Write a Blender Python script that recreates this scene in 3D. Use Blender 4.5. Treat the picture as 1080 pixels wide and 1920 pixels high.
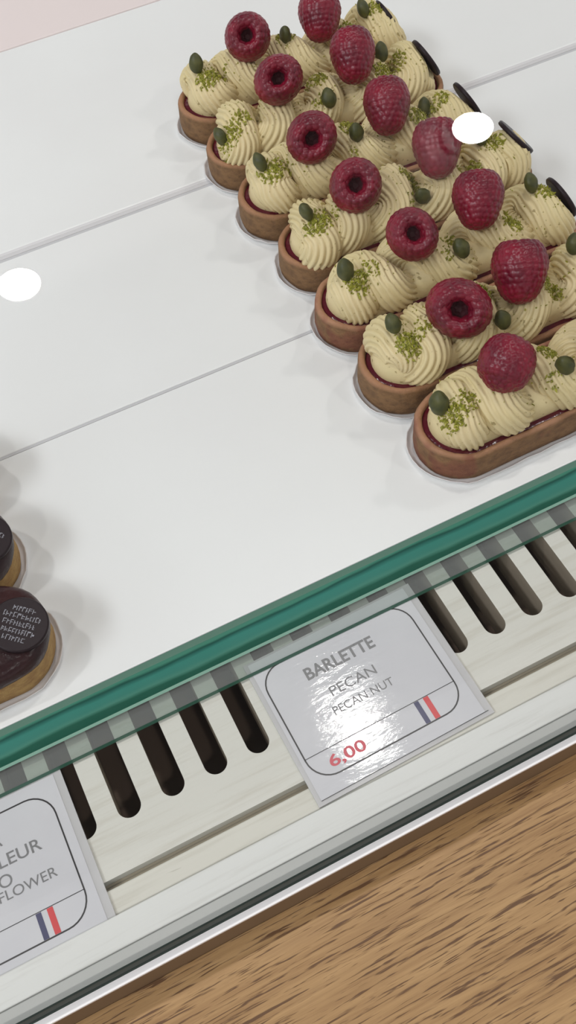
import bpy, math, random
import numpy as np
from mathutils import Vector, Matrix, Euler
from mathutils.bvhtree import BVHTree
from mathutils import noise as mnoise

# ------------------------------------------------------------------ scene frame
# All lengths below are millimetres; the top of the white display trays is z = 0 and sits 0.9 m over the shop floor.
MM = 0.001
BASE = 0.9
col = bpy.context.scene.collection
sc = bpy.context.scene
for o in list(bpy.data.objects):
    bpy.data.objects.remove(o)


def W(x, y, z):
    return Vector((x * MM, y * MM, BASE + z * MM))


# camera
F, CX, CY = 1876.0, 540.0, 960.0


def unit(v):
    return v / np.linalg.norm(v)


dX = unit(np.array([8900 - CX, -2800 - CY, F]))
dY = np.array([-1178 - CX, -1924 - CY, F])
dY = unit(dY - dX * dX.dot(dY))
up = -np.cross(dX, dY)
if up[1] > 0:
    up = -up
R = np.stack([dX, dY, up])
right, down, fwd = R[:, 0], R[:, 1], R[:, 2]
cam = bpy.data.cameras.new('camera')
cam.sensor_fit = 'VERTICAL'
cam.sensor_height = 24
cam.lens = F / 1920 * 24
cam.clip_start = 0.01
camo = bpy.data.objects.new('camera', cam)
col.objects.link(camo)
M = Matrix.Identity(4)
for i in range(3):
    M[i][0], M[i][1], M[i][2] = right[i], -down[i], -fwd[i]
M[0][3], M[1][3], M[2][3] = 0, 0, BASE + 0.330
camo.matrix_world = M
sc.camera = camo

# world, exposure
EXPOSURE = 0.42
LAMP = 175.0
ADDED_PANEL = 12.0
WORLD = 0.55
w = bpy.data.worlds.new('shop')
sc.world = w
w.use_nodes = True
w.node_tree.nodes['Background'].inputs[0].default_value = (1.0, 0.99, 0.985, 1)
w.node_tree.nodes['Background'].inputs[1].default_value = WORLD
sc.view_settings.view_transform = 'Standard'
sc.view_settings.look = 'None'
sc.view_settings.gamma = 1
sc.view_settings.use_curve_mapping = False
sc.view_settings.exposure = EXPOSURE


# ------------------------------------------------------------------ materials
def s2l(c):
    return tuple(((v / 255) / 12.92 if v / 255 <= 0.04045 else ((v / 255 + 0.055) / 1.055) ** 2.4) for v in c) + (1,)


class Mat:
    def __init__(s, name):
        s.m = bpy.data.materials.new(name)
        s.m.use_nodes = True
        s.t = s.m.node_tree
        s.N = s.t.nodes
        s.L = s.t.links
        s.b = s.N['Principled BSDF']

    def set(s, **k):
        for a, v in k.items():
            s.b.inputs[a.replace('_', ' ')].default_value = v
        return s

    def coord(s, scale=(1, 1, 1)):
        t = s.N.new('ShaderNodeTexCoord')
        mp = s.N.new('ShaderNodeMapping')
        mp.inputs['Scale'].default_value = scale
        s.L.new(t.outputs['Object'], mp.inputs[0])
        return mp.outputs[0]

    def noise(s, scale, detail=4, sc3=(1, 1, 1), rough=0.55, dist=0.0):
        n = s.N.new('ShaderNodeTexNoise')
        n.inputs['Scale'].default_value = scale
        n.inputs['Detail'].default_value = detail
        n.inputs['Roughness'].default_value = rough
        n.inputs['Distortion'].default_value = dist
        s.L.new(s.coord(sc3), n.inputs['Vector'])
        return n.outputs[0]

    def ramp(s, fac, stops):
        r = s.N.new('ShaderNodeValToRGB')
        e = r.color_ramp.elements
        while len(e) < len(stops):
            e.new(0.5)
        for k, (p, c) in zip(e, stops):
            k.position = p
            k.color = c if len(c) == 4 else s2l(c)
        s.L.new(fac, r.inputs[0])
        return r.outputs[0]

    def mix(s, fac, a, b):
        n = s.N.new('ShaderNodeMix')
        n.data_type = 'RGBA'
        for sock, v in ((n.inputs[0], fac), (n.inputs[6], a), (n.inputs[7], b)):
            if isinstance(v, (tuple, float)):
                sock.default_value = v
            else:
                s.L.new(v, sock)
        return n.outputs[2]

    def mult(s, a, b):
        n = s.N.new('ShaderNodeMath')
        n.operation = 'MULTIPLY'
        for sock, v in ((n.inputs[0], a), (n.inputs[1], b)):
            if isinstance(v, float):
                sock.default_value = v
            else:
                s.L.new(v, sock)
        return n.outputs[0]

    def col(s, out):
        s.L.new(out, s.b.inputs['Base Color'])
        return s

    def bump(s, h, dist=0.0004, strength=0.6):
        n = s.N.new('ShaderNodeBump')
        n.inputs['Strength'].default_value = strength
        n.inputs['Distance'].default_value = dist
        s.L.new(h, n.inputs['Height'])
        s.L.new(n.outputs[0], s.b.inputs['Normal'])
        return s


def simple(name, c, rough=0.5, **k):
    m = Mat(name)
    m.set(Base_Color=s2l(c), Roughness=rough, **k)
    return m.m


def tray_mat():
    m = Mat('white tray acrylic')
    n = m.noise(9, 3)
    m.col(m.ramp(n, [(0.3, (236, 237, 237)), (0.7, (240, 242, 242))]))
    m.set(Roughness=0.32)
    m.bump(m.noise(40, 2), 0.0002, 0.15)
    return m.m


def painted_wood(name, a, b, streak=0.35):
    m = Mat(name)
    n = m.noise(1, 5, (22, 420, 420), 0.6)
    n2 = m.noise(1, 3, (60, 900, 900), 0.6, 0.4)
    c = m.ramp(n, [(0.25, b), (0.5, a), (0.75, a)])
    kn = m.ramp(n2, [(0.24, (170, 162, 148)), (0.30, (255, 255, 255))])
    mx = m.N.new('ShaderNodeMix')
    mx.data_type = 'RGBA'
    mx.blend_type = 'MULTIPLY'
    mx.inputs[0].default_value = streak
    m.L.new(c, mx.inputs[6])
    m.L.new(kn, mx.inputs[7])
    m.col(mx.outputs[2])
    m.set(Roughness=0.45)
    m.bump(n, 0.0004, 0.35)
    return m.m


def oak_mat():
    m = Mat('oak')
    big = m.noise(1, 4, (9, 55, 55), 0.55, 0.6)
    mid = m.noise(1, 4, (20, 520, 520), 0.7, 0.3)
    pore = m.noise(1, 3, (42, 900, 900), 0.65, 0.35)
    base = m.ramp(big, [(0.25, (140, 104, 64)), (0.5, (168, 132, 88)), (0.75, (184, 150, 106))])
    b2 = m.ramp(mid, [(0.3, (128, 92, 56)), (0.62, (184, 148, 102))])
    c = m.mix(0.5, base, b2)
    pf = m.ramp(pore, [(0.39, (0, 0, 0)), (0.46, (255, 255, 255))])
    c2 = m.mix(pf, s2l((100, 70, 44)), c)
    m.col(c2)
    m.set(Roughness=0.42)
    m.bump(pf, 0.0003, 0.35)
    return m.m


def crust_mat(name, body, dark, lip, zlip, stain=None):
    m = Mat(name)
    n = m.noise(260, 6, (1, 1, 1.6), 0.7)
    n2 = m.noise(45, 3)
    c = m.ramp(n, [(0.3, dark), (0.6, body)])
    sep = m.N.new('ShaderNodeSeparateXYZ')
    m.L.new(m.coord(), sep.inputs[0])
    add = m.N.new('ShaderNodeMath')
    add.operation = 'MULTIPLY_ADD'
    m.L.new(n2, add.inputs[0])
    add.inputs[1].default_value = 0.006
    m.L.new(sep.outputs[2], add.inputs[2])
    mr = m.N.new('ShaderNodeMapRange')
    mr.inputs[1].default_value = zlip * MM
    mr.inputs[2].default_value = (zlip + 2.0) * MM
    m.L.new(add.outputs[0], mr.inputs[0])
    c = m.mix(mr.outputs[0], c, s2l(lip))
    if stain:
        sf = m.ramp(m.noise(38, 3, rough=0.7), [(stain, (0, 0, 0)), (stain + 0.07, (170, 170, 170))])
        c = m.mix(sf, c, s2l((120, 34, 40)))
    m.col(c)
    m.set(Roughness=0.75)
    m.bump(n, 0.0011, 0.9)
    return m.m


def cream_mat():
    m = Mat('pistachio cream')
    n = m.noise(30, 3)
    c = m.ramp(n, [(0.3, (214, 199, 150)), (0.7, (227, 209, 166))])
    sp = m.ramp(m.noise(420, 2, rough=0.4), [(0.27, (152, 140, 92)), (0.33, (255, 255, 255))])
    mx = m.N.new('ShaderNodeMix')
    mx.data_type = 'RGBA'
    mx.blend_type = 'MULTIPLY'
    mx.inputs[0].default_value = 0.7
    m.L.new(c, mx.inputs[6])
    m.L.new(sp, mx.inputs[7])
    m.col(mx.outputs[2])
    m.set(Roughness=0.55)
    m.bump(m.noise(500, 3), 0.0003, 0.4)
    return m.m


def berry_mat():
    m = Mat('raspberry skin')
    n = m.noise(120, 3)
    m.col(m.ramp(n, [(0.3, (96, 5, 32)), (0.7, (134, 10, 42))]))
    m.set(Roughness=0.34, Subsurface_Weight=0.12, Subsurface_Scale=0.002)
    m.b.inputs['Subsurface Radius'].default_value = (1, 0.2, 0.25)
    m.bump(m.noise(900, 2), 0.0002, 0.3)
    return m.m


def nut_mat(name, a, b, sc_=220):
    m = Mat(name)
    m.col(m.ramp(m.noise(sc_, 4), [(0.3, a), (0.7, b)]))
    m.set(Roughness=0.5)
    return m.m


def choc_mat():
    m = Mat('dark chocolate glaze')
    m.col(m.ramp(m.noise(60, 3), [(0.35, (38, 18, 22)), (0.7, (62, 34, 34))]))
    m.set(Roughness=0.3, IOR=1.35)
    m.bump(m.noise(170, 3), 0.0012, 0.6)
    return m.m


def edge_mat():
    m = Mat('green glass edge')  # light and dark bands paint the reflections inside the glass
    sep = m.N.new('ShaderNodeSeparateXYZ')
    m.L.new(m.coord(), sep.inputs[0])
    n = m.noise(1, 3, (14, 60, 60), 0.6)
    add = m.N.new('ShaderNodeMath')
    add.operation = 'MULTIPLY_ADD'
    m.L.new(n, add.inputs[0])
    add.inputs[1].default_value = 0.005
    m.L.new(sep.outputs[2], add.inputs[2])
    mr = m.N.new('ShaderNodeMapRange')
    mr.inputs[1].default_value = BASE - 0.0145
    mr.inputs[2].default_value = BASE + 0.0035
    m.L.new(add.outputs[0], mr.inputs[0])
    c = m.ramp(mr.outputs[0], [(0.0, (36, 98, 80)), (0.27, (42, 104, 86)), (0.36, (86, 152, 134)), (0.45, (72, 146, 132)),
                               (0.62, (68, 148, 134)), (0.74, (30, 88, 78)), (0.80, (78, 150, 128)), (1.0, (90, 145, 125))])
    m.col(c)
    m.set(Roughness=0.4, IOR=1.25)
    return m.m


def glass_mat(name, tint, ior=1.5, gain=1.0, rough=0.0, veil=None):
    """Clear pane: lets light straight through, mirrors by Fresnel on its outward faces."""
    m = bpy.data.materials.new(name)
    m.use_nodes = True
    N, L = m.node_tree.nodes, m.node_tree.links
    N.remove(N['Principled BSDF'])
    out = N['Material Output']
    tr = N.new('ShaderNodeBsdfTransparent')
    tr.inputs[0].default_value = tint
    gl = N.new('ShaderNodeBsdfGlossy')
    gl.inputs['Roughness'].default_value = rough
    fr = N.new('ShaderNodeFresnel')
    fr.inputs[0].default_value = ior
    geo = N.new('ShaderNodeNewGeometry')
    inv = N.new('ShaderNodeMath')
    inv.operation = 'SUBTRACT'
    inv.inputs[0].default_value = gain
    L.new(geo.outputs['Backfacing'], inv.inputs[1])
    inv.use_clamp = True
    mu = N.new('ShaderNodeMath')
    mu.operation = 'MULTIPLY'
    L.new(fr.outputs[0], mu.inputs[0])
    L.new(inv.outputs[0], mu.inputs[1])
    mx = N.new('ShaderNodeMixShader')
    L.new(mu.outputs[0], mx.inputs[0])
    L.new(tr.outputs[0], mx.inputs[1])
    L.new(gl.outputs[0], mx.inputs[2])
    last = mx
    if veil:
        df = N.new('ShaderNodeBsdfDiffuse')
        df.inputs[0].default_value = s2l(veil[1])
        m2 = N.new('ShaderNodeMixShader')
        m2.inputs[0].default_value = veil[0]
        L.new(mx.outputs[0], m2.inputs[1])
        L.new(df.outputs[0], m2.inputs[2])
        last = m2
    L.new(last.outputs[0], out.inputs[0])
    return m


def emit_mat(name, c, s):
    m = bpy.data.materials.new(name)
    m.use_nodes = True
    N, L = m.node_tree.nodes, m.node_tree.links
    N.remove(N['Principled BSDF'])
    e = N.new('ShaderNodeEmission')
    e.inputs[0].default_value = c
    e.inputs[1].default_value = s
    L.new(e.outputs[0], N['Material Output'].inputs[0])
    return m


def card_mat():
    m = Mat('laminated card')
    m.col(m.ramp(m.noise(30, 2), [(0.3, (203, 203, 208)), (0.7, (210, 210, 214))]))
    m.set(Roughness=0.35, Specular_IOR_Level=0.2, Coat_Weight=0.55, Coat_Roughness=0.055)
    m.bump(m.noise(1, 4, (90, 320, 90), 0.6), 0.0009, 0.10)
    m.L.new(m.b.inputs['Normal'].links[0].from_socket, m.b.inputs['Coat Normal'])
    return m.m


MT = dict(
    tray=tray_mat(), oak=oak_mat(),
    slat=painted_wood('white painted slatted wood', (214, 213, 205), (200, 197, 186)),
    strip=painted_wood('cream painted wood strip', (214, 212, 202), (200, 197, 185)),
    lip=painted_wood('white front strip paint', (222, 223, 220), (208, 208, 204), 0.15),
    dark=simple('dark cavity', (118, 98, 84), 0.8),
    slotwall=simple('raw slot wood', (150, 138, 122), 0.7),
    groove=simple('groove wood', (150, 140, 120), 0.7),
    crust=crust_mat('almond shortcrust', (136, 101, 64), (100, 70, 42), (172, 126, 94), 16.6),
    crust_stained=crust_mat('almond shortcrust with jam stains', (138, 102, 65), (102, 70, 42), (178, 132, 102), 16.4, 0.54),
    pale_crust=crust_mat('golden shortcrust', (176, 142, 84), (140, 100, 54), (160, 130, 86), 40),
    jam=None, cream=cream_mat(), berry=berry_mat(),
    hole=simple('raspberry hollow', (70, 6, 22), 0.7),
    pist=nut_mat('whole pistachio', (48, 54, 18), (84, 84, 34)),
    crumb=nut_mat('pistachio crumbs', (104, 108, 18), (178, 174, 66), 700),
    choc=choc_mat(),
    disc=simple('chocolate disc', (36, 24, 29), 0.4, IOR=1.3),
    mark=simple('silver print', (150, 150, 160), 0.4),
    paper=simple('white greaseproof paper', (226, 222, 222), 0.45),
    edge=edge_mat(),
    arris=simple('pale glass arris', (150, 192, 174), 0.15),
    top_arris=simple('grey green glass arris', (92, 130, 114), 0.15),
    thin_edge=simple('thin glass edge', (58, 98, 82), 0.15),
    gasket=simple('dark green glass edge', (32, 48, 42), 0.6),
    alu=simple('grey aluminium', (128, 134, 130), 0.4, Metallic=0.0),
    alu_light=simple('light aluminium', (196, 197, 194), 0.35),
    white_lip=simple('white lacquer', (252, 249, 250), 0.4),
    fascia=simple('brown fascia', (118, 95, 72), 0.55),
    pane=glass_mat('clear front glass', (0.985, 0.987, 0.987, 1), gain=1.0),
    shelf_clear=glass_mat('clear shelf underlay', (0.88, 0.92, 0.9, 1), gain=1.0, veil=(0.15, (205, 205, 205))),  # grey veil paints reflection haze over the slots
    sleeve=glass_mat('clear card sleeve', (0.9, 0.9, 0.91, 1), gain=1.0, rough=0.12, veil=(0.6, (228, 227, 228))),
    card=card_mat(), ink=simple('black ink', (44, 42, 44), 0.35), ink_grey=simple('grey ink', (120, 120, 122), 0.35),
    red=simple('red ink', (206, 62, 66), 0.35), blue=simple('navy ink', (62, 62, 98), 0.35),
    pricered=simple('price red ink', (200, 70, 84), 0.35),
    shading=simple('grey seam shade', (202, 202, 205), 0.4), shading_mid=simple('pale grey seam shade', (214, 213, 215), 0.4), shading_light=simple('very pale grey seam shade', (224, 223, 225), 0.4),  # greys that paint the shade along the tray seams
    ledge=simple('pinkish white ledge', (236, 224, 223), 0.4),
    ceiling=simple('ceiling paint', (150, 150, 150), 0.9),
    housing=simple('grey lamp ring', (120, 120, 120), 0.7),
    floor=simple('shop floor', (120, 112, 104), 0.7),
    lamp=emit_mat('warm white lamp', (1.0, 0.97, 0.93, 1), LAMP),
    added_panel=emit_mat('cool added light panel', (0.93, 0.97, 1.0, 1), ADDED_PANEL),
)
jm = Mat('raspberry jam')
jm.set(Base_Color=s2l((88, 12, 30)), Roughness=0.18)
jm.bump(jm.noise(160, 3), 0.001, 0.6)
MT['jam'] = jm.m


# ------------------------------------------------------------------ helpers
def mesh(name, V, Fc, mats, parent=None, mi=None, smooth=False, world=False):
    """Vertices in mm. world=True: the frame of the trays; otherwise local to the parent."""
    me = bpy.data.meshes.new(name)
    V = np.asarray(V, dtype=float) * MM
    if world:
        V = V + np.array([0, 0, BASE])
    me.from_pydata(V.tolist(), [], [tuple(f) for f in Fc])
    if not isinstance(mats, (list, tuple)):
        mats = [mats]
    for m in mats:
        me.materials.append(m)
    if mi is not None:
        me.polygons.foreach_set('material_index', np.asarray(mi, dtype=np.int32))
    if smooth:
        me.polygons.foreach_set('use_smooth', [True] * len(me.polygons))
    me.update()
    o = bpy.data.objects.new(name, me)
    col.objects.link(o)
    if parent:
        o.parent = parent
    return o


def box(V, Fc, x0, x1, y0, y1, z0, z1, b=0.0):
    """Box with chamfered long top edges appended to V, Fc."""
    k = len(V)
    if b <= 0:
        V += [(x, y, z) for z in (z0, z1) for y in (y0, y1) for x in (x0, x1)]
        Fc += [tuple(k + i for i in f) for f in ((0, 2, 3, 1), (4, 5, 7, 6), (0, 1, 5, 4), (2, 6, 7, 3), (0, 4, 6, 2), (1, 3, 7, 5))]
        return
    for x in (x0, x1):
        V += [(x, y0, z0), (x, y1, z0), (x, y1, z1 - b), (x, y1 - b * .3, z1 - b * .3), (x, y1 - b, z1), (x, y0 + b, z1), (x, y0 + b * .3, z1 - b * .3), (x, y0, z1 - b)]
    Fc += [tuple(k + i for i in range(8))[::-1], tuple(k + 8 + i for i in range(8))]
    for i in range(8):
        j = (i + 1) % 8
        Fc.append((k + i, k + j, k + 8 + j, k + 8 + i))


def boxobj(name, x0, x1, y0, y1, z0, z1, mat, parent=None, b=0.0, world=True):
    V, Fc = [], []
    box(V, Fc, x0, x1, y0, y1, z0, z1, b)
    return mesh(name, V, Fc, mat, parent, world=world)


def thing(name, label, cat, loc=(0, 0, 0), group=None, world=True):
    o = bpy.data.objects.new(name, None)
    o.empty_display_size = 0.01
    col.objects.link(o)
    o.location = W(*loc)
    tag(o, label, cat, group)
    return o


def tag(o, label, cat, group=None, kind=None):
    o['label'] = label
    o['category'] = cat
    if group:
        o['group'] = group
    if kind:
        o['kind'] = kind
    return o


def struct(o):
    o['kind'] = 'structure'
    return o


def curve_mesh(name, splines, extrude, mat, parent=None, world=True, z=0.0):
    """Flat outline with holes (lists of (x, y) mm) given a thickness; returns a mesh object."""
    cu = bpy.data.curves.new(name, 'CURVE')
    cu.dimensions = '2D'
    cu.fill_mode = 'BOTH'
    cu.extrude = extrude * MM / 2
    for pts in splines:
        s = cu.splines.new('POLY')
        s.points.add(len(pts) - 1)
        for p, (x, y) in zip(s.points, pts):
            p.co = (x * MM, y * MM, 0, 1)
        s.use_cyclic_u = True
    tmp = bpy.data.objects.new('tmp', cu)
    col.objects.link(tmp)
    bpy.context.view_layer.update()
    me = bpy.data.meshes.new_from_object(tmp.evaluated_get(bpy.context.evaluated_depsgraph_get()))
    bpy.data.objects.remove(tmp)
    me.name = name
    me.transform(Matrix.Translation((0, 0, (BASE if world else 0) + z * MM)))
    me.materials.clear()
    me.materials.append(mat)
    o = bpy.data.objects.new(name, me)
    col.objects.link(o)
    if parent:
        o.parent = parent
    return o


def text_mesh(name, items, mat, parent, z, depth=0.12):
    """items: (string, x, y, cap height, anchor, bold offset, total width) in mm; one mesh for all lines."""
    VV, FF = [], []
    for s, x, y, h, al, off, wd in items:
        cu = bpy.data.curves.new('t', 'FONT')
        cu.body = s
        cu.size = 1.0
        cu.extrude = 0.0
        cu.offset = off
        tmp = bpy.data.objects.new('tmp', cu)
        col.objects.link(tmp)
        bpy.context.view_layer.update()
        me = bpy.data.meshes.new_from_object(tmp.evaluated_get(bpy.context.evaluated_depsgraph_get()))
        bpy.data.objects.remove(tmp)
        co = np.array([v.co[:] for v in me.vertices])
        mn, mxx = co.min(0), co.max(0)
        sy = h / (mxx[1] - mn[1]) if ',' not in s else h / (mxx[1] - mn[1]) * 1.12
        sx = wd / (mxx[0] - mn[0]) if wd else sy
        X = (co[:, 0] - mn[0]) * sx
        if al == 'R':
            X -= X.max()
        if al == 'C':
            X -= X.max() / 2
        Y = (co[:, 1] - mn[1]) * sy
        k = len(VV)
        VV += [(x + a, y + b, z) for a, b in zip(X, Y)]
        FF += [tuple(k + i for i in p.vertices) for p in me.polygons]
    n = len(VV)
    up_ = []
    for f in FF:
        a, b, c_ = (np.array(VV[f[i]]) for i in (0, 1, 2))
        up_.append(f if np.cross(b - a, c_ - a)[2] > 0 else f[::-1])
    return mesh(name, VV, up_, mat, parent)


# ------------------------------------------------------------------ the room
V, Fc = [], []
box(V, Fc, -3500, 3500, -3500, 3500, -950, -900)
struct(mesh('floor', V, Fc, MT['floor'], world=True))
V, Fc = [], []
box(V, Fc, -3500, 3500, -3500, 3500, 1800, 1840)
struct(mesh('ceiling', V, Fc, MT['ceiling'], world=True))


def disc_verts(r, z, n=40):
    return [(r * math.cos(2 * math.pi * i / n), r * math.sin(2 * math.pi * i / n), z) for i in range(n)]


lamps = [(111.7, -829.2, 'over the left of the case front'), (1251.4, -864.6, 'over the right of the case front'), (-1040, -860, 'furthest to the left in the front row'),
         (391, 656, 'over the case, straight above the tags'), (-760, 656, 'behind the case on the left'), (1540, 656, 'behind the case on the right')]
aim = {0: (-0.124, -0.153, -0.98, 46.2), 1: (-0.55, -0.235, -0.801, 49.4)}     # two of the spots are swivelled
for li, (lx, ly, where) in enumerate(lamps):
    t = thing('ceiling_light', 'round grey-rimmed downlight glowing ' + where, 'ceiling light', (lx, ly, 1800), 'round downlights in the ceiling')
    n = 40
    ax_, ay_, az_, rad_ = aim.get(li, (0, 0, -1, 50.0))
    V = disc_verts(72, 0) + disc_verts(72, -4) + disc_verts(60, -4) + disc_verts(60, 0)
    Fc = []
    for k in range(3):
        for i in range(n):
            j = (i + 1) % n
            Fc.append((k * n + i, k * n + j, k * n + n + j, k * n + n + i))
    mesh('lamp_ring', V, Fc, MT['housing'], t)
    V = disc_verts(rad_ * .7, -42) + disc_verts(rad_ + 3, -30) + disc_verts(rad_ + 3, 3) + disc_verts(rad_, 3) + disc_verts(rad_, -1)
    Fc = [tuple(range(n))[::-1]]
    for k in range(4):
        for i in range(n):
            j = (i + 1) % n
            Fc.append((k * n + i, k * n + j, k * n + n + j, k * n + n + i))
    hd = mesh('lamp_head', V, Fc, MT['housing'], t)
    q_ = Vector((ax_, ay_, az_)).to_track_quat('Z', 'Y')
    hd.rotation_mode = 'QUATERNION'
    hd.rotation_quaternion = q_
    hd.location = (0, 0, -0.03)
    df_ = mesh('diffuser', disc_verts(rad_ - .2, 0.5), [tuple(range(n))], MT['lamp'], hd)
t = thing('added_light_panel', 'added cool white light panel, out of view on the ceiling to the left', 'light panel', (-1750, -100, 1800))  # unseen panel added to strengthen the light from the left
boxobj('added_panel_frame', -330, 330, -630, 630, -12, 0, MT['housing'], t, world=False)
mesh('diffuser', [(-300, -600, -13), (300, -600, -13), (300, 600, -13), (-300, 600, -13)], [(0, 3, 2, 1)], MT['added_panel'], t)  # glowing face of the added light panel

# ------------------------------------------------------------------ display case
XL, XR = -170, 420
case = thing('display_case', 'white pastry display case with slanted clear front glass and brown fascia', 'display case', (0, 0, -900))


def cpart(o):
    o.parent = case
    o.matrix_parent_inverse = Matrix.Translation(-case.location)
    return o


cpart(boxobj('fascia', XL, XR, 66.6, 67.2, -900, -20.6, MT['fascia']))
V, Fc = [], []
box(V, Fc, XL, XR, 67.2, 600, -60, -56)
box(V, Fc, XL, XR, 590, 600, -56, -6)
cpart(mesh('base_panel', V, Fc, MT['dark'], world=True))
V, Fc, mi = [], [], []


def strip_prof(pts, mats):
    k = len(V)
    for x in (XL, XR):
        V.extend((x, y, z) for y, z in pts)
    n_ = len(pts)
    for i in range(n_):
        j = (i + 1) % n_
        Fc.append((k + i, k + j, k + n_ + j, k + n_ + i))
        mi.append(mats[i])
    Fc.append(tuple(k + i for i in range(n_))[::-1])
    mi.append(mats[0])
    Fc.append(tuple(k + n_ + i for i in range(n_)))
    mi.append(mats[0])


strip_prof([(66.2, -20.5), (66.2, -18.9), (68.7, -18.9), (68.7, -20.5)][::-1], [0] * 4)
cpart(mesh('white_lip', V, Fc, MT['white_lip'], world=True, mi=mi))['label'] = 'thin bright white metal lip'
V, Fc, mi = [], [], []
strip_prof([(68.7, -24), (68.7, -19.6), (71.4, -19.6), (71.4, -20.2), (72.8, -19.8), (76.2, -18.9), (76.2, -24)][::-1], [2, 2, 2, 1, 0, 0, 0][::-1])
cpart(mesh('glazing_channel', V, Fc, [MT['alu_light'], MT['alu'], MT['gasket']], world=True, mi=[{0: 0, 1: 1, 2: 2}[q] for q in mi]))
# slanted front glass
a = math.radians(40)
ca, sa = math.cos(a), math.sin(a)
Lp = 430
T_ = 5.5
y0, z0 = 69.2, -19.0
V = []
for x in (XL, XR):
    V += [(x, y0, z0), (x, y0 + Lp * ca, z0 + Lp * sa), (x, y0 + Lp * ca - T_ * sa, z0 + Lp * sa + T_ * ca), (x, y0, z0 + T_ / ca)]
Fc = [(0, 4, 5, 1), (1, 5, 6, 2), (2, 6, 7, 3), (3, 7, 4, 0), (0, 1, 2, 3), (4, 7, 6, 5)]
fg = cpart(mesh('front_glass', V, Fc, [MT['pane'], MT['gasket']], world=True, mi=[0, 0, 0, 1, 0, 0]))
fg['label'] = 'clear slanted front glass with a dark green lower edge'

# oak counter ledge in front
led = tag(boxobj('counter_ledge', XL - 200, XR + 150, -420, 66.5, -68, -40, MT['oak'], b=0.0), 'brown oak counter ledge with dashed grain in front of the case', 'counter')

# white trays
lab = ['white glossy tray nearest the glass edge, bare behind the price tags', 'white tray between the two long seams, second from the glass edge',
       'white tray at the back, behind the seam furthest from the glass edge']
for i, (ya, yb, rd, dp) in enumerate(((157.4, 267.1, 0.5, 0.5), (268.5, 375.6, 0.5, 0.4), (381.0, 533, 1.5, 0.6))):
    V, Fc = [], []
    prof = [(ya, -4.0), (ya, -dp - 0.35)] + [(ya + rd * (1 - math.cos(q * math.pi / 16)) , -dp + dp * math.sin(q * math.pi / 16)) for q in range(9)] + [(yb - 0.4, 0), (yb, -0.4), (yb, -4.0)]
    for x in (XL, XR):
        V += [(x, y, z) for y, z in prof]
    n_ = len(prof)
    Fc = [(q, q + n_, (q + 1) % n_ + n_, (q + 1) % n_) for q in range(n_)] + [tuple(range(n_)), tuple(range(n_, 2 * n_))[::-1]]
    o = mesh('display_tray', V, Fc, MT['tray'], world=True)
    tag(o, lab[i], 'tray', 'white trays inside the case')
tag(boxobj('shading_strip', XL, XR, 267.15, 268.45, -3, -0.15, MT['shading'], b=0.1), 'hair-thin pale grey shade strip at the seam between the first and second white tray', 'shade strip')  # thin seam shade painted as a grey strip
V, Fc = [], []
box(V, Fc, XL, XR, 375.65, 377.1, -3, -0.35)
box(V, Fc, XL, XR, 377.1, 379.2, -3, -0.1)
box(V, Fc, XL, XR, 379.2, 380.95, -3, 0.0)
tag(mesh('shading_strip', V, Fc, [MT['shading'], MT['shading_mid'], MT['shading_light']], world=True, mi=[0] * 6 + [1] * 6 + [2] * 6), 'wider soft grey shade band at the seam between the second tray and the back tray', 'shade strip')  # soft shade band at the seam, painted in three grey steps
bl = boxobj('back_ledge', XL, XR, 533.1, 600, -4, 0.6, MT['ledge'], b=0.5)
tag(bl, 'faintly pink white ledge at the far back corner of the case', 'ledge')

# thick glass shelf under the trays
V, Fc, mi = [], [], []
strip_prof([(157.3, -0.2), (155.6, -1.9), (150.8, -14.9), (150.1, -16.0), (157.0, -16.4), (588, -16.4), (588, -4.1), (157.4, -4.1)], [1, 0, 2, 2, 3, 3, 3, 3])
Fc = [f[::-1] for f in Fc]
sh = mesh('glass_shelf', V, Fc, [MT['edge'], MT['top_arris'], MT['arris'], MT['gasket']], world=True, mi=mi)
tag(sh, 'thick glass shelf with a bright green polished front edge', 'glass shelf')
# clear thin glass under it
V, Fc, mi = [], [], []
strip_prof([(142.6, -19.4), (142.0, -18.6), (142.6, -17.0), (170, -17.0), (170, -19.4)], [1, 1, 0, 1, 0])
Fc = [f for f in Fc]
sh2 = mesh('thin_glass_strip', V, [f[::-1] for f in Fc], [MT['shelf_clear'], MT['thin_edge']], world=True, mi=mi)
tag(sh2, 'thin clear glass strip with a fine green edge over the slots', 'glass strip')

# slotted board
holes = []
P_ = 16.72
for k in range(-9, 20):
    cx_ = -4.2 + k * P_
    if cx_ > XR - 12 or cx_ < XL + 8:
        continue
    r_ = 4.3
    pts = [(cx_ + r_ * math.cos(math.pi + math.pi * i / 14), 119.0 + r_ * math.sin(math.pi + math.pi * i / 14)) for i in range(15)]
    pts += [(cx_ + r_ * math.cos(math.pi * i / 14), 176 + r_ * math.sin(math.pi * i / 14)) for i in range(15)]
    holes.append(pts)
vb = curve_mesh('slotted_board', [[(XL, 98.6), (XR, 98.6), (XR, 190), (XL, 190)]] + holes, 16, MT['slat'], z=-28)
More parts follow.
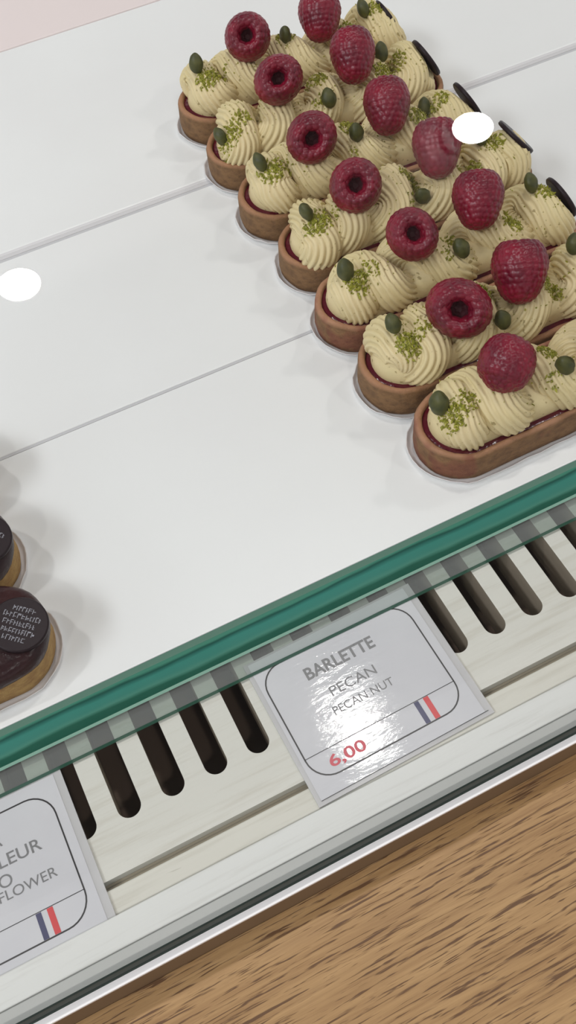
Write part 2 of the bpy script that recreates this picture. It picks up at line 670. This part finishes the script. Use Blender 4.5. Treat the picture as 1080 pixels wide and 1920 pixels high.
# slot walls: raw wood
me = vb.data
me.materials.append(MT['slotwall'])
for p in me.polygons:
    if abs(p.normal.z) < 0.5 and p.center.y * 1000 > 100 and p.center.y * 1000 < 185:
        p.material_index = 1
tag(vb, 'white painted wooden board with a row of long rounded vent slots', 'vent board')
ws = boxobj('wood_strip', XL, XR, 86.9, 95.6, -36, -20, MT['strip'], b=0.5)
tag(ws, 'narrow cream painted wooden strip just in front of the slotted board', 'wooden strip')
gb = boxobj('groove_base', XL, XR, 95.7, 98.5, -36, -24.5, MT['groove'])
cpart(gb)
gb['label'] = 'brown floor of the groove'
fs = boxobj('front_strip', XL, XR, 76.3, 86.6, -19.0, -17.6, MT['lip'], b=0.4)
tag(fs, 'flat white strip running along the foot of the front glass', 'strip')
cpart(boxobj('strip_bearer', XL, XR, 76.3, 80.5, -56, -19.05, MT['strip']))


# ------------------------------------------------------------------ price cards
def rrect(x0, y0, x1, y1, r, n=8):
    P = []
    for cx_, cy_, a0 in ((x1 - r, y1 - r, 0), (x0 + r, y1 - r, 90), (x0 + r, y0 + r, 180), (x1 - r, y0 + r, 270)):
        for i in range(n + 1):
            q = math.radians(a0 + 90 * i / n)
            P.append((cx_ + r * math.cos(q), cy_ + r * math.sin(q)))
    return P


def ring(outer, inner, z):
    n_ = len(outer)
    Vv = [(x, y, z) for x, y in outer] + [(x, y, z) for x, y in inner]
    Ff = [(i, (i + 1) % n_, n_ + (i + 1) % n_, n_ + i) for i in range(n_)]
    return Vv, Ff


def price_card(label, x, y, rot, texts):
    t = thing('price_tag', label, 'price tag', (x, y, -19.9), 'printed price tags on the slotted board')
    t.rotation_euler = (0, 0, math.radians(rot))
    # clear sleeve, a little larger than the card (local origin = lower left corner of the sleeve)
    V, Fc = [], []
    box(V, Fc, 0, 72.2, 0, 60, 0.0, 0.9)
    s = mesh('plastic_sleeve', V, Fc, MT['sleeve'], t)
    # gently curled card
    nx, ny = 24, 16
    x0_, x1_, y0_, y1_ = 1.7, 69.3, 1.6, 59.2
    V = [(x0_ + (x1_ - x0_) * i / nx, y0_ + (y1_ - y0_) * j / ny, 1.0) for j in range(ny + 1) for i in range(nx + 1)]
    Fc = [(j * (nx + 1) + i, j * (nx + 1) + i + 1, (j + 1) * (nx + 1) + i + 1, (j + 1) * (nx + 1) + i) for j in range(ny) for i in range(nx)]
    mesh('card', V, Fc, MT['card'], t, smooth=True)
    O = rrect(3.2, 7.3, 66.0, 54.9, 9.2)
    I = rrect(3.75, 7.85, 65.45, 54.35, 8.7)
    V, Fc = ring(O, I, 1.06)
    k = len(V)
    V += [(3.4, 17.0, 1.06), (65.8, 17.0, 1.06), (65.8, 17.28, 1.06), (3.4, 17.28, 1.06)]
    Fc.append((k, k + 1, k + 2, k + 3))
    k = len(V)
    V += [(1.7, 1.5, 1.06), (70.6, 1.5, 1.06), (70.6, 1.75, 1.06), (1.7, 1.75, 1.06)]  # dark line painting the shade along the sheet's lower edge
    Fc.append((k, k + 1, k + 2, k + 3))
    mesh('border_and_edge_shade', V, Fc, MT['ink'], t)
    V = [(48.3, 7.9, 1.07), (50.2, 7.9, 1.07), (50.2, 16.9, 1.07), (48.3, 16.9, 1.07), (52.2, 7.9, 1.07), (54.3, 7.9, 1.07), (54.3, 16.9, 1.07), (52.2, 16.9, 1.07)]
    mesh('flag', V, [(0, 1, 2, 3), (4, 5, 6, 7)], [MT['blue'], MT['red']], t, mi=[0, 1])['label'] = 'small navy, white and red flag stripes'
    for nm, mt, its in texts:
        text_mesh(nm, its, MT[mt], t, 1.08)
    return t


price_card('white laminated price tag reading BARLETTE with a bright glare spot', 38.1, 87.4, 1.2, [
    ('title_lettering', 'ink_grey', [('BARLETTE', 33.4, 43.0, 5.0, 'C', 0.024, 29)]),
    ('description_lettering', 'ink_grey', [('PECAN', 33.4, 33.4, 3.9, 'C', 0.0, 19), ('PECAN NUT', 33.8, 26.6, 3.2, 'C', 0.0, 25)]),
    ('price_lettering', 'pricered', [('6,00', 10.8, 9.4, 4.6, 'L', 0.02, 14.5)])])
price_card('white laminated price tag cut by the frame, with the words FLEUR and FLOWER', -110.4, 82.4, 0, [
    ('title_lettering', 'ink_grey', [('A', 45.6, 43.5, 4.6, 'R', 0.0, 0)]),
    ('description_lettering', 'ink_grey', [('FLEUR', 57.6, 36.2, 4.3, 'R', 0.005, 18.5), ('O', 45.0, 29.6, 4.4, 'R', 0.0, 0), ('D FLOWER', 59.4, 25.4, 3.5, 'R', 0.0, 26)])])

# ------------------------------------------------------------------ pastry builders
XC, HALF, WID = 194.6, 63.4, 18.2     # centre, half length, half width of a barlette


def stadium(hl, hw, n=18):
    """Counter-clockwise outline of a rounded bar centred on 0."""
    s = hl - hw
    P = [(s + hw * math.cos(math.radians(-90 + 180 * i / n)), hw * math.sin(math.radians(-90 + 180 * i / n))) for i in range(n + 1)]
    m = 14
    P += [(s - 2 * s * i / m, hw) for i in range(1, m)]
    P += [(-s + hw * math.cos(math.radians(90 + 180 * i / n)), hw * math.sin(math.radians(90 + 180 * i / n))) for i in range(n + 1)]
    P += [(-s + 2 * s * i / m, -hw) for i in range(1, m)]
    return P


def nz(x, y, z, s, seed):
    return mnoise.noise(Vector((x * s + seed * 7.3, y * s - seed * 3.1, z * s + seed)))


def rings_mesh(name, prof, mat, parent, hl=HALF, hw=WID, amp=0.0, seed=0, cap0=True, cap1=True, smooth=True, fn=None):
    """Loft of stadium outlines; prof = list of (inset, z)."""
    V, Fc = [], []
    n_ = None
    for d, z in prof:
        P = stadium(hl - d, hw - d)
        n_ = len(P)
        for x, y in P:
            zz = z
            if amp:
                q = nz(x, y, z, 0.12, seed) * amp
                L_ = math.hypot(x * 0.25, y) + 1e-6
                x, y, zz = x + q * x * 0.25 / L_, y + q * y / L_, z + nz(x, y, z, 0.2, seed + 5) * amp * 0.6
            if fn:
                x, y, zz = fn(x, y, zz, d)
            V.append((x, y, zz))
    for k in range(len(prof) - 1):
        for i in range(n_):
            j = (i + 1) % n_
            Fc.append((k * n_ + i, k * n_ + j, (k + 1) * n_ + j, (k + 1) * n_ + i))
    if cap0:
        Fc.append(tuple(range(n_))[::-1])
    if cap1:
        Fc.append(tuple((len(prof) - 1) * n_ + i for i in range(n_)))
    return mesh(name, V, Fc, mat, parent, smooth=smooth)


def make_liner(label, x, y, seed, group, hl=HALF, hw=WID):
    t = thing('paper_liner', label, 'paper liner', (x, y, 0.05), group)

    def fn(px, py, z, d):
        if d < 0:
            a_ = math.atan2(py, px - math.copysign(max(0, abs(px) - 5), px))
            z = z + (nz(px, py, 0, 0.13, seed) + 0.3) * 1.1 * min(1, -d / 3.5)
            e = nz(px, py, 3, 0.2, seed + 2) * 0.7
            return px + e * (1 if px > 0 else -1), py + e * (1 if py > 0 else -1), max(z, 0.02)
        return px, py, z
    t2 = rings_mesh('liner', [(8, 0.0), (0.0, 0.0), (-1.0, 0.35), (-1.9, 1.3), (-2.2, 1.9), (-2.15, 2.2), (-1.7, 1.8), (-1.0, 0.7), (0, 0.4), (8, 0.4)], MT['paper'], None, hl, hw, fn=fn, cap0=True, cap1=True)
    bpy.data.objects.remove(t)
    t2.name = 'paper_liner'
    t2.location = W(x, y, 0.05) - Vector((0, 0, 0))
    tag(t2, label, 'paper liner', group)
    return t2


def berry_mesh(seed, R0=10.4, Lz=22.0, hole=3.0):
    """Hollow raspberry: opening at +z, tip at -z, drupelets as domes over the skin."""
    rnd = random.Random(seed)
    # profile from inside the hollow over the rim down to the tip (r, z)
    ctrl = [(0.3, 1.5), (hole * 0.9, 2.0), (hole, 5.5), (hole + 1.0, 8.2), (R0 * 0.62, 9.3), (R0 * 0.87, 6.6), (R0, 1.8), (R0 * 0.97, -2.0), (R0 * 0.84, -6.2),
            (R0 * 0.62, -Lz + 13.6), (R0 * 0.34, -Lz + 11.4), (0.05, -Lz + 10.6)]
    C = np.array(ctrl, float)
    # Catmull-Rom
    prof = []
    for i in range(len(C) - 1):
        p0, p1, p2, p3 = C[max(i - 1, 0)], C[i], C[i + 1], C[min(i + 2, len(C) - 1)]
        for k in range(12):
            t_ = k / 12
            prof.append(0.5 * ((2 * p1) + (-p0 + p2) * t_ + (2 * p0 - 5 * p1 + 4 * p2 - p3) * t_ ** 2 + (-p0 + 3 * p1 - 3 * p2 + p3) * t_ ** 3))
    prof.append(C[-1])
    prof = np.array(prof)
    prof[:, 0] = np.maximum(prof[:, 0], 0.02)
    tan = np.gradient(prof, axis=0)
    nrm = np.stack([-tan[:, 1], tan[:, 0]], 1)
    nrm /= np.linalg.norm(nrm, axis=1)[:, None] + 1e-9
    # outward check at the equator
    if nrm[len(prof) // 2][0] < 0:
        nrm = -nrm
    NA = 120
    th = np.linspace(0, 2 * np.pi, NA, endpoint=False)
    P = np.stack([prof[:, None, 0] * np.cos(th), prof[:, None, 0] * np.sin(th), np.repeat(prof[:, 1:2], NA, 1)], -1)
    Nn = np.stack([nrm[:, None, 0] * np.cos(th), nrm[:, None, 0] * np.sin(th), np.repeat(nrm[:, 1:2], NA, 1)], -1)
    s = np.concatenate([[0], np.cumsum(np.linalg.norm(np.diff(prof, axis=0), axis=1))])
    cents = []
    dd = 2.75
    row = 0
    q = 3.0
    while q < s[-1] - 0.5:
        r_ = np.interp(q, s, prof[:, 0])
        z_ = np.interp(q, s, prof[:, 1])
        m = max(1, int(round(2 * np.pi * r_ / (dd * rnd.uniform(.94, 1.1)))))
        off = rnd.uniform(-.12, .12)
        for i in range(m):
            aa = 2 * np.pi * (i + off + 0.5 * (row % 2)) / m + rnd.uniform(-.45, .45) / max(r_, 1)
            cents.append((r_ * math.cos(aa), r_ * math.sin(aa), z_ + rnd.uniform(-.25, .25)))
        q += dd * 0.84
        row += 1
    Cc = np.array(cents)
    flat = P.reshape(-1, 3)
    dmin = np.full(len(flat), 1e9)
    for c_ in Cc:
        dmin = np.minimum(dmin, np.linalg.norm(flat - c_, axis=1))
    h = np.sqrt(np.maximum(0, 1 - (dmin / 1.95) ** 2)) * 1.25
    flat = flat + Nn.reshape(-1, 3) * (h - 0.8)[:, None]
    # gentle irregularity
    sq = 1 + rnd.uniform(-.05, .05)
    flat[:, 0] *= sq
    flat[:, 1] /= sq
    n_ = len(prof)
    Fc = []
    mi = []
    for k in range(n_ - 1):
        for i in range(NA):
            j = (i + 1) % NA
            Fc.append((k * NA + i, (k + 1) * NA + i, (k + 1) * NA + j, k * NA + j))
            mi.append(1 if k < 20 else 0)
    Fc.append(tuple(range(NA)))
    mi.append(1)
    Fc.append(tuple((n_ - 1) * NA + i for i in range(NA))[::-1])
    mi.append(0)
    me = bpy.data.meshes.new('raspberry')
    me.from_pydata((flat * MM).tolist(), [], Fc)
    me.materials.append(MT['berry'])
    me.materials.append(MT['hole'])
    me.polygons.foreach_set('material_index', mi)
    me.polygons.foreach_set('use_smooth', [True] * len(me.polygons))
    me.update()
    return me


berry_round = [berry_mesh(s, 10.6, 21.5, 3.2) for s in (1, 2, 3)]
berry_long = [berry_mesh(s, 10.4, 24.5, 2.6) for s in (4, 5, 6)]


def nut_mesh(seed):
    rnd = random.Random(seed)
    nu, nv = 22, 16
    V, Fc = [], []
    for j in range(nv + 1):
        ph = math.pi * j / nv
        for i in range(nu):
            th_ = 2 * math.pi * i / nu
            x, y, z = math.sin(ph) * math.cos(th_), math.sin(ph) * math.sin(th_), math.cos(ph)
            tip = 1 - 0.22 * max(0, z) ** 2
            rr = 1 + 0.05 * math.cos(3 * th_) + 0.12 * mnoise.noise(Vector((x * 2 + seed, y * 2, z * 2)))
            V.append((x * 3.9 * tip * rr, y * 3.3 * tip * rr, z * 5.3))
    for j in range(nv):
        for i in range(nu):
            k = (i + 1) % nu
            Fc.append((j * nu + i, (j + 1) * nu + i, (j + 1) * nu + k, j * nu + k))
    me = bpy.data.meshes.new('pistachio')
    me.from_pydata((np.array(V) * MM).tolist(), [], Fc)
    me.materials.append(MT['pist'])
    me.polygons.foreach_set('use_smooth', [True] * len(me.polygons))
    return me


nuts = [nut_mesh(s) for s in (11, 12, 13, 14)]


def put(name, me, parent, loc, zdir, roll=0.0, scale=1.0):
    """Instance of a mesh with its +z axis along zdir (local mm)."""
    o = bpy.data.objects.new(name, me)
    col.objects.link(o)
    o.parent = parent
    q = Vector(zdir).normalized().to_track_quat('Z', 'Y')
    o.rotation_mode = 'QUATERNION'
    from mathutils import Quaternion
    o.rotation_quaternion = q @ Quaternion((0, 0, 1), roll)
    o.location = Vector(loc) * MM
    o.scale = (scale,) * 3 if not isinstance(scale, tuple) else scale
    return o


def make_cream(parent, seed, x0=-49.6, x1=50.0, turns=5.4, mirror=1):
    rnd = random.Random(seed)
    steps, K, fl = 620, 112, 19
    zc, ryy, rzz, rr0 = 20.0, 8.4, 4.6, 8.8
    V = []
    ph0 = rnd.uniform(0, 6.28) if seed else 0
    cen = []
    for s in range(steps + 1):
        u = s / steps
        t_ = ph0 + 2 * math.pi * turns * u
        taper = min(1, u / 0.04 + 0.25, (1 - u) / 0.04 + 0.2)
        e0 = 0.55 / turns
        uu = min(1.0, max(0.0, (u - e0) / (1 - 2 * e0)))
        uu = 0.5 * uu + 0.5 * (uu * uu * (3 - 2 * uu))
        xx = x0 + (x1 - x0) * (0.88 * uu + 0.12 * u)
        wob = 0.8 * math.sin(3.1 * u * 6 + seed)
        cen.append((xx + 1.0 * math.sin(2 * t_), mirror * (ryy * math.cos(t_)) + wob, zc + rzz * math.sin(t_) + 0.5 * math.sin(seed + 9 * u)))
    cen = np.array(cen)
    tan = np.gradient(cen, axis=0)
    tan /= np.linalg.norm(tan, axis=1)[:, None]
    fall = np.array([1.0, 0, 0])
    for s in range(steps + 1):
        u = s / steps
        T = tan[s]
        # frame from the helix axis: radial direction
        rad = cen[s] - np.array([cen[s][0], 0, zc])
        rad = rad - T * rad.dot(T)
        if np.linalg.norm(rad) < 0.5:
            rad = np.array([0, 0, 1.0]) - T * T[2]
        rad /= np.linalg.norm(rad)
        B = np.cross(T, rad)
        taper = min(1.0, (u / 0.035) ** 0.5 if u < 0.035 else 1, ((1 - u) / 0.035) ** 0.5 if u > 0.965 else 1)
        rr = rr0 * (1 + 0.07 * math.sin(2 * math.pi * turns * u * 1.7 + seed)) * max(taper, 0.02)
        ang = np.linspace(0, 2 * np.pi, K, endpoint=False)
        flute = np.abs(np.sin((ang * fl + 0.5 * math.sin(u * 9)) / 2)) ** 0.75
        rad_len = rr - 1.35 * max(taper, .05) * (1 - flute)
        ring_ = cen[s] + rad_len[:, None] * (np.cos(ang)[:, None] * rad + np.sin(ang)[:, None] * B)
        V.append(ring_)
    V = np.concatenate(V)
    # soft irregularities
    for i in range(len(V)):
        x, y, z = V[i]
        q = mnoise.noise(Vector((x * .11 + seed * 5, y * .11, z * .11))) * 1.1 + mnoise.noise(Vector((x * .6 + seed, y * .6, z * .6))) * 0.28
        V[i] = (x + q * .4, y + q * .4, z + q * .7)
    V[:, 2] = np.maximum(V[:, 2], 11.6)
    nrope = len(V)
    core = []
    for d, z in ((5.6, 11.5), (5.0, 15.0), (5.8, 19.0), (8.0, 22.5)):
        core += [(x, y, z) for x, y in stadium(HALF - d, WID - d)]
    nst = len(core) // 4
    V = np.concatenate([V, np.array(core)])
    Fc = []
    for s in range(steps):
        b0, b1 = s * K, (s + 1) * K
        for i in range(K):
            j = (i + 1) % K
            Fc.append((b0 + i, b0 + j, b1 + j, b1 + i))
    Fc.append(tuple(range(K))[::-1])
    Fc.append(tuple(steps * K + i for i in range(K)))
    for k in range(3):
        for i in range(nst):
            j = (i + 1) % nst
            Fc.append((nrope + k * nst + i, nrope + k * nst + j, nrope + (k + 1) * nst + j, nrope + (k + 1) * nst + i))
    Fc.append(tuple(nrope + 3 * nst + i for i in range(nst)))
    o = mesh('cream', V, Fc, MT['cream'], parent, smooth=True)
    tri = Fc[:steps * K] + [(0, 1, 2)] * 2
    return o, BVHTree.FromPolygons(V.tolist(), tri[:-2])


def make_crumbs(parent, bvh, patches, seed, stray=40):
    rnd = random.Random(seed * 31 + 5)
    V, Fc = [], []
    spots = []
    for px, py, rad, n_ in patches:
        for _ in range(int(n_ * 1.9)):
            a_ = rnd.uniform(0, 6.28)
            d_ = rad * math.sqrt(rnd.random()) * rnd.uniform(.6, 1)
            spots.append((px + d_ * math.cos(a_), py + d_ * math.sin(a_), rnd.uniform(.5, 1.35)))
    for _ in range(stray):
        spots.append((rnd.uniform(-50, 50), rnd.uniform(-13, 13), rnd.uniform(.25, .8)))
    for x, y, s in spots:
        hit = bvh.ray_cast(Vector((x, y, 80)), Vector((0, 0, -1)))
        if hit[0] is None:
            continue
        p = hit[0] + hit[1] * (s * 0.15)
        k = len(V)
        rot = Euler((rnd.uniform(0, 6), rnd.uniform(0, 6), rnd.uniform(0, 6))).to_matrix()
        dims = (s * rnd.uniform(.6, 1.5), s * rnd.uniform(.4, .8), s * rnd.uniform(.3, .6))
        for v in ((1, 0, 0), (-1, 0, 0), (0, 1, 0), (0, -1, 0), (0, 0, 1), (0, 0, -1)):
            V.append(tuple(p + rot @ Vector((v[0] * dims[0], v[1] * dims[1], v[2] * dims[2]))))
        Fc += [tuple(k + i for i in f) for f in ((0, 2, 4), (2, 1, 4), (1, 3, 4), (3, 0, 4), (2, 0, 5), (1, 2, 5), (3, 1, 5), (0, 3, 5))]
    o = mesh('pistachio_crumbs', V, Fc, MT['crumb'], parent)
    o['kind'] = 'stuff'
    return o


def disc_mesh(r, h):
    n_ = 44
    V, Fc = [], []
    for rad, z in ((r - .5, 0), (r, .4), (r, h - .4), (r - .5, h)):
        V += [(rad * math.cos(2 * math.pi * i / n_), rad * math.sin(2 * math.pi * i / n_), z) for i in range(n_)]
    for k in range(3):
        for i in range(n_):
            j = (i + 1) % n_
            Fc.append((k * n_ + i, k * n_ + j, (k + 1) * n_ + j, (k + 1) * n_ + i))
    Fc.append(tuple(range(n_))[::-1])
    Fc.append(tuple(3 * n_ + i for i in range(n_)))
    me = bpy.data.meshes.new('chocolate_disc')
    me.from_pydata((np.array(V) * MM).tolist(), [], Fc)
    me.materials.append(MT['disc'])
    me.polygons.foreach_set('use_smooth', [k < 3 * n_ for k in range(len(me.polygons))])
    return me


def marks_mesh(r, seed, z):
    """Rows of tiny worn silver print, too small and smeared to read."""
    rnd = random.Random(seed)
    V, Fc = [], []
    rows = 5
    for q in range(rows):
        y = (rows / 2 - q - .5) * r * 0.27
        hw = math.sqrt(max(0, (r * .72) ** 2 - y * y)) * rnd.uniform(.75, .95)
        x = -hw
        while x < hw:
            wd = rnd.uniform(.5, 1.2)
            hgt = r * 0.17
            for _ in range(2):
                yy = y + rnd.uniform(-.5, .5) * hgt
                k = len(V)
                V += [(x, yy, z), (x + wd, yy + rnd.uniform(-.1, .25), z), (x + wd, yy + .28, z), (x, yy + .26, z)]
                Fc.append((k, k + 1, k + 2, k + 3))
            k = len(V)
            V += [(x, y - hgt / 2, z), (x + .24, y - hgt / 2, z), (x + .24, y + hgt / 2, z), (x, y + hgt / 2, z)]
            Fc.append((k, k + 1, k + 2, k + 3))
            x += wd + .35
    me = bpy.data.meshes.new('silver_print')
    me.from_pydata((np.array(V) * MM).tolist(), [], Fc)
    me.materials.append(MT['mark'])
    return me


discm = disc_mesh(10.2, 2.0)
printm = marks_mesh(10.2, 3, 2.03)

# ------------------------------------------------------------------ the seven raspberry barlettes, front to back
# each: row y, x shift, [first berry (x, z-axis)], second berry, nuts ...
rows = [
    # (y, x shift, berry1 (x,dy,z, open dir, mesh), berry2 (x,dy,z,dir), left nut, mid nut, right nut, disc (x, z, tilt), turns)
    dict(y=186.2, dx=3.0, b1=(168.9, 0, 39.5, (0.75, 0.55, 0.35), 1), b2=(214.5, 0, 42, (.3, .6, .5)), n0=(140.7, 0, 38.5), n1=(190.5, -8, 35), n2=(238, 4, 37), d=(.85, .5)),
    dict(y=224.4, dx=-1.0, b1=(169.5, -4.5, 37.5, (-.42, -.66, .72), 0), b2=(199.8, 0, 41.0, (.3, .62, .55)), n0=(143.2, 1, 41.8), n1=(185, -13, 31), n2=(229.5, 4, 38), d=(.85, .5)),
    dict(y=262.6, dx=-1.5, b1=(172.6, -1, 40.2, (-.30, -.72, .80), 0), b2=(205.6, 2, 43.5, (.30, .62, .45)), n0=(141.2, -2, 36.5), n1=(190.5, -11.3, 33.0), n2=(233.5, 3.5, 38), d=(.88, .46)),
    dict(y=300.9, dx=0.5, b1=(166.8, -2, 40.0, (-.36, -.70, .76), 0), b2=(208.4, 1, 42.6, (.25, .6, .5)), n0=(143, -2, 37.5), n1=(196, -9.7, 33.0), n2=(232.0, 3, 37), d=(.72, .69)),
    dict(y=339.2, dx=-1.5, b1=(165.2, -2.5, 39.5, (-.34, -.78, .55), 0), b2=(204.8, 0, 41.0, (.28, .65, .45)), n0=(139.6, -2, 37.5), n1=(186.3, -5.3, 36.0), n2=(227, 3.3, 38), d=(.85, .5)),
    dict(y=377.5, dx=-0.5, b1=(169.1, 0, 42.0, (-.34, -.70, .76), 0), b2=(208.0, 0, 42.8, (.25, .66, .5)), n0=(136.6, -2, 37.3), n1=(189, -12, 33), n2=(226, 4.3, 38), d=(.85, .5)),
    dict(y=415.8, dx=1.0, b1=(171.4, 0, 41.2, (-.38, -.72, .72), 0), b2=(210.5, 0, 41.2, (.25, .6, .5)), n0=(143.4, 0, 39.2), n1=(191.4, 0, 36), n2=(235.7, 2, 38), d=(.88, .46)),
]
ordn = ['frontmost', 'second from the front', 'third from the front', 'fourth from the front, the middle one', 'fifth from the front', 'sixth from the front, next to last', 'seventh and last at the back']
extra = ['with its whole long crust side showing above the green glass edge', 'its hollow first raspberry slightly flattened', 'with dark jam bared round its left end', 'with smooth golden cream at its left end',
         'with a ridged cream swirl at its left end', 'its left end tucked before the last one', 'jam at its far corner']
for i, r in enumerate(rows):
    rnd = random.Random(100 + i)
    cx_ = XC + r['dx']
    make_liner('white paper liner under the raspberry barlette ' + ordn[i], cx_, r['y'], i + 1, 'white paper liners under the raspberry barlettes')
    t = thing('raspberry_barlette', 'raspberry and pistachio cream barlette, ' + ordn[i] + ', ' + extra[i], 'pastry', (cx_, r['y'], 0.5), 'raspberry barlettes in one row')
    t['label'] = 'oblong raspberry barlette, ' + ordn[i] + ', ' + extra[i]
    if len(t['label'].split()) > 16:
        t['label'] = 'oblong raspberry barlette ' + ordn[i].split(',')[0] + ', ' + extra[i]
    crust = MT['crust_stained'] if i in (0, 2) else MT['crust']
    rings_mesh('crust', [(3.0, 0), (1.0, 0), (0.4, 0.6), (0.0, 3), (0.0, 13.6), (0.5, 14.8), (1.3, 15.2), (2.3, 15.0), (3.0, 14.0), (3.1, 8)], crust, t, amp=0.55, seed=i, cap1=True)
    jz = 13.4
    rings_mesh('jam', [(2.6, 9), (2.6, jz - .6), (3.4, jz + .2), (6, jz + .7), (10, jz + .5)], MT['jam'], t, amp=0.5, seed=i + 20)
    cr, bvh = make_cream(t, [0.0, 2.0, 1.0, 4.5, 3.1, 5.2, 6.0][i], turns=[5.2, 5.6, 5.0, 5.8, 5.3, 5.5, 5.1][i], mirror=1 if i % 2 == 0 else -1)
    for q, (bx, by, bz, dr, kind) in enumerate((r['b1'], r['b2'] + (2,))):
        me_ = (berry_round[(i + q) % 3], berry_round[i % 3], berry_long[i % 3])[kind]
        scl = rnd.uniform(.97, 1.03)
        sc3 = scl
        if i == 1 and q == 0:
            sc3 = (1.08, 1.16, 1.1)
        put('raspberry', me_, t, (bx - cx_, by, bz - 0.5), dr, rnd.uniform(0, 6.28), sc3)
    for q, key in enumerate(('n0', 'n1', 'n2')):
        nx_, ny_, nz_ = r[key]
        dr = [(rnd.uniform(-.5, .3), rnd.uniform(.3, .8), rnd.uniform(.6, 1.0)), (rnd.uniform(-.4, .4), rnd.uniform(-.1, .7), rnd.uniform(.4, .9)), (rnd.uniform(-.2, .4), .6, .8)][q]
        hit = bvh.ray_cast(Vector((nx_ - cx_, ny_, 80)), Vector((0, 0, -1)))
        zz = nz_ - 0.5
        if hit[0] is not None:
            zz = min(max(zz, hit[0].z + 1.2), hit[0].z + 4.2)
        put('pistachio', nuts[(i + q) % 4], t, (nx_ - cx_, ny_, zz), dr, rnd.uniform(0, 6.28), rnd.uniform(.8, .95))
    pat = [(r['n0'][0] - cx_ + 3, -6, 6.5, 95), (r['n0'][0] - cx_ + 11, -3, 5, 26), (r['n1'][0] - cx_ + 1, 3, 6, 60), (r['n1'][0] - cx_ - 4, -9, 4, 12), (r['b2'][0] - cx_ + 14, -6, 6, 90), (r['n2'][0] - cx_ + 6, 0, 6, 50)]
    make_crumbs(t, bvh, pat, i, 170)
    dxn, dzn = r['d']
    dn = Vector((dxn, 0.0, dzn)).normalized()
    base_c = Vector((248.4 - cx_, 0, 25.0)) if i != 3 else Vector((250.2 - cx_, 1.0, 28.8))
    d_ = put('chocolate_disc', discm, t, base_c, dn, 0, 1.0)
    p = bpy.data.objects.new('silver_print', printm)
    col.objects.link(p)
    p.parent = d_
    p.rotation_euler = (0, 0, -math.pi / 2)

# ------------------------------------------------------------------ dark chocolate barlettes at the left
chl = ['dark chocolate glazed barlette nearest the glass edge, its print disc showing', 'dark chocolate glazed barlette just behind the nearest one, half cut off',
       'third dark chocolate barlette, only a sliver at the frame edge']
for i, (yc, xe) in enumerate(((183.2, -20.2), (222.0, -20.8), (261.0, -21.0))):
    cx_ = xe - HALF
    make_liner('white paper liner with raised edge under the chocolate barlette, ' + ['nearest the glass edge', 'second from the glass edge', 'third from the glass edge'][i], cx_ + (0, 0, -1)[i], yc, i + 40, 'white paper liners under the chocolate barlettes')
    t = thing('chocolate_barlette', chl[i], 'pastry', (cx_, yc, 0.5), 'chocolate barlettes at the left')
    rings_mesh('crust', [(3.0, 0), (1.4, 0), (0.6, 0.8), (0.0, 4), (0.0, 15), (0.5, 17.0), (1.6, 17.6), (3.0, 17.0), (3.4, 12)], MT['pale_crust'], t, amp=0.5, seed=i + 60)

    def drip(px, py, z, d, i=i):
        if d < 0.6:
            dn_ = (nz(px, py, 0, 0.09, i + 70) * 0.5 + 0.5)
            z = z - dn_ * 4.0 * (1 if z < 16.5 else .2)
        return px, py, z
    rings_mesh('chocolate_glaze', [(1.6, 15), (-0.35, 14.4), (-0.7, 15.6), (-0.5, 17.6), (0.6, 19.0), (2.2, 19.8), (5, 20.4), (9, 20.8), (14, 21.0)], MT['choc'], t, amp=0.35, seed=i + 80, fn=drip)
    d_ = put('chocolate_disc', discm, t, (HALF - 9.2, -3.4, 20.6), (0.12, -0.10, 1), 0.0, 1.0)
    p = bpy.data.objects.new('silver_print', printm)
    col.objects.link(p)
    p.parent = d_
    p.rotation_euler = (0, 0, -math.pi / 2)
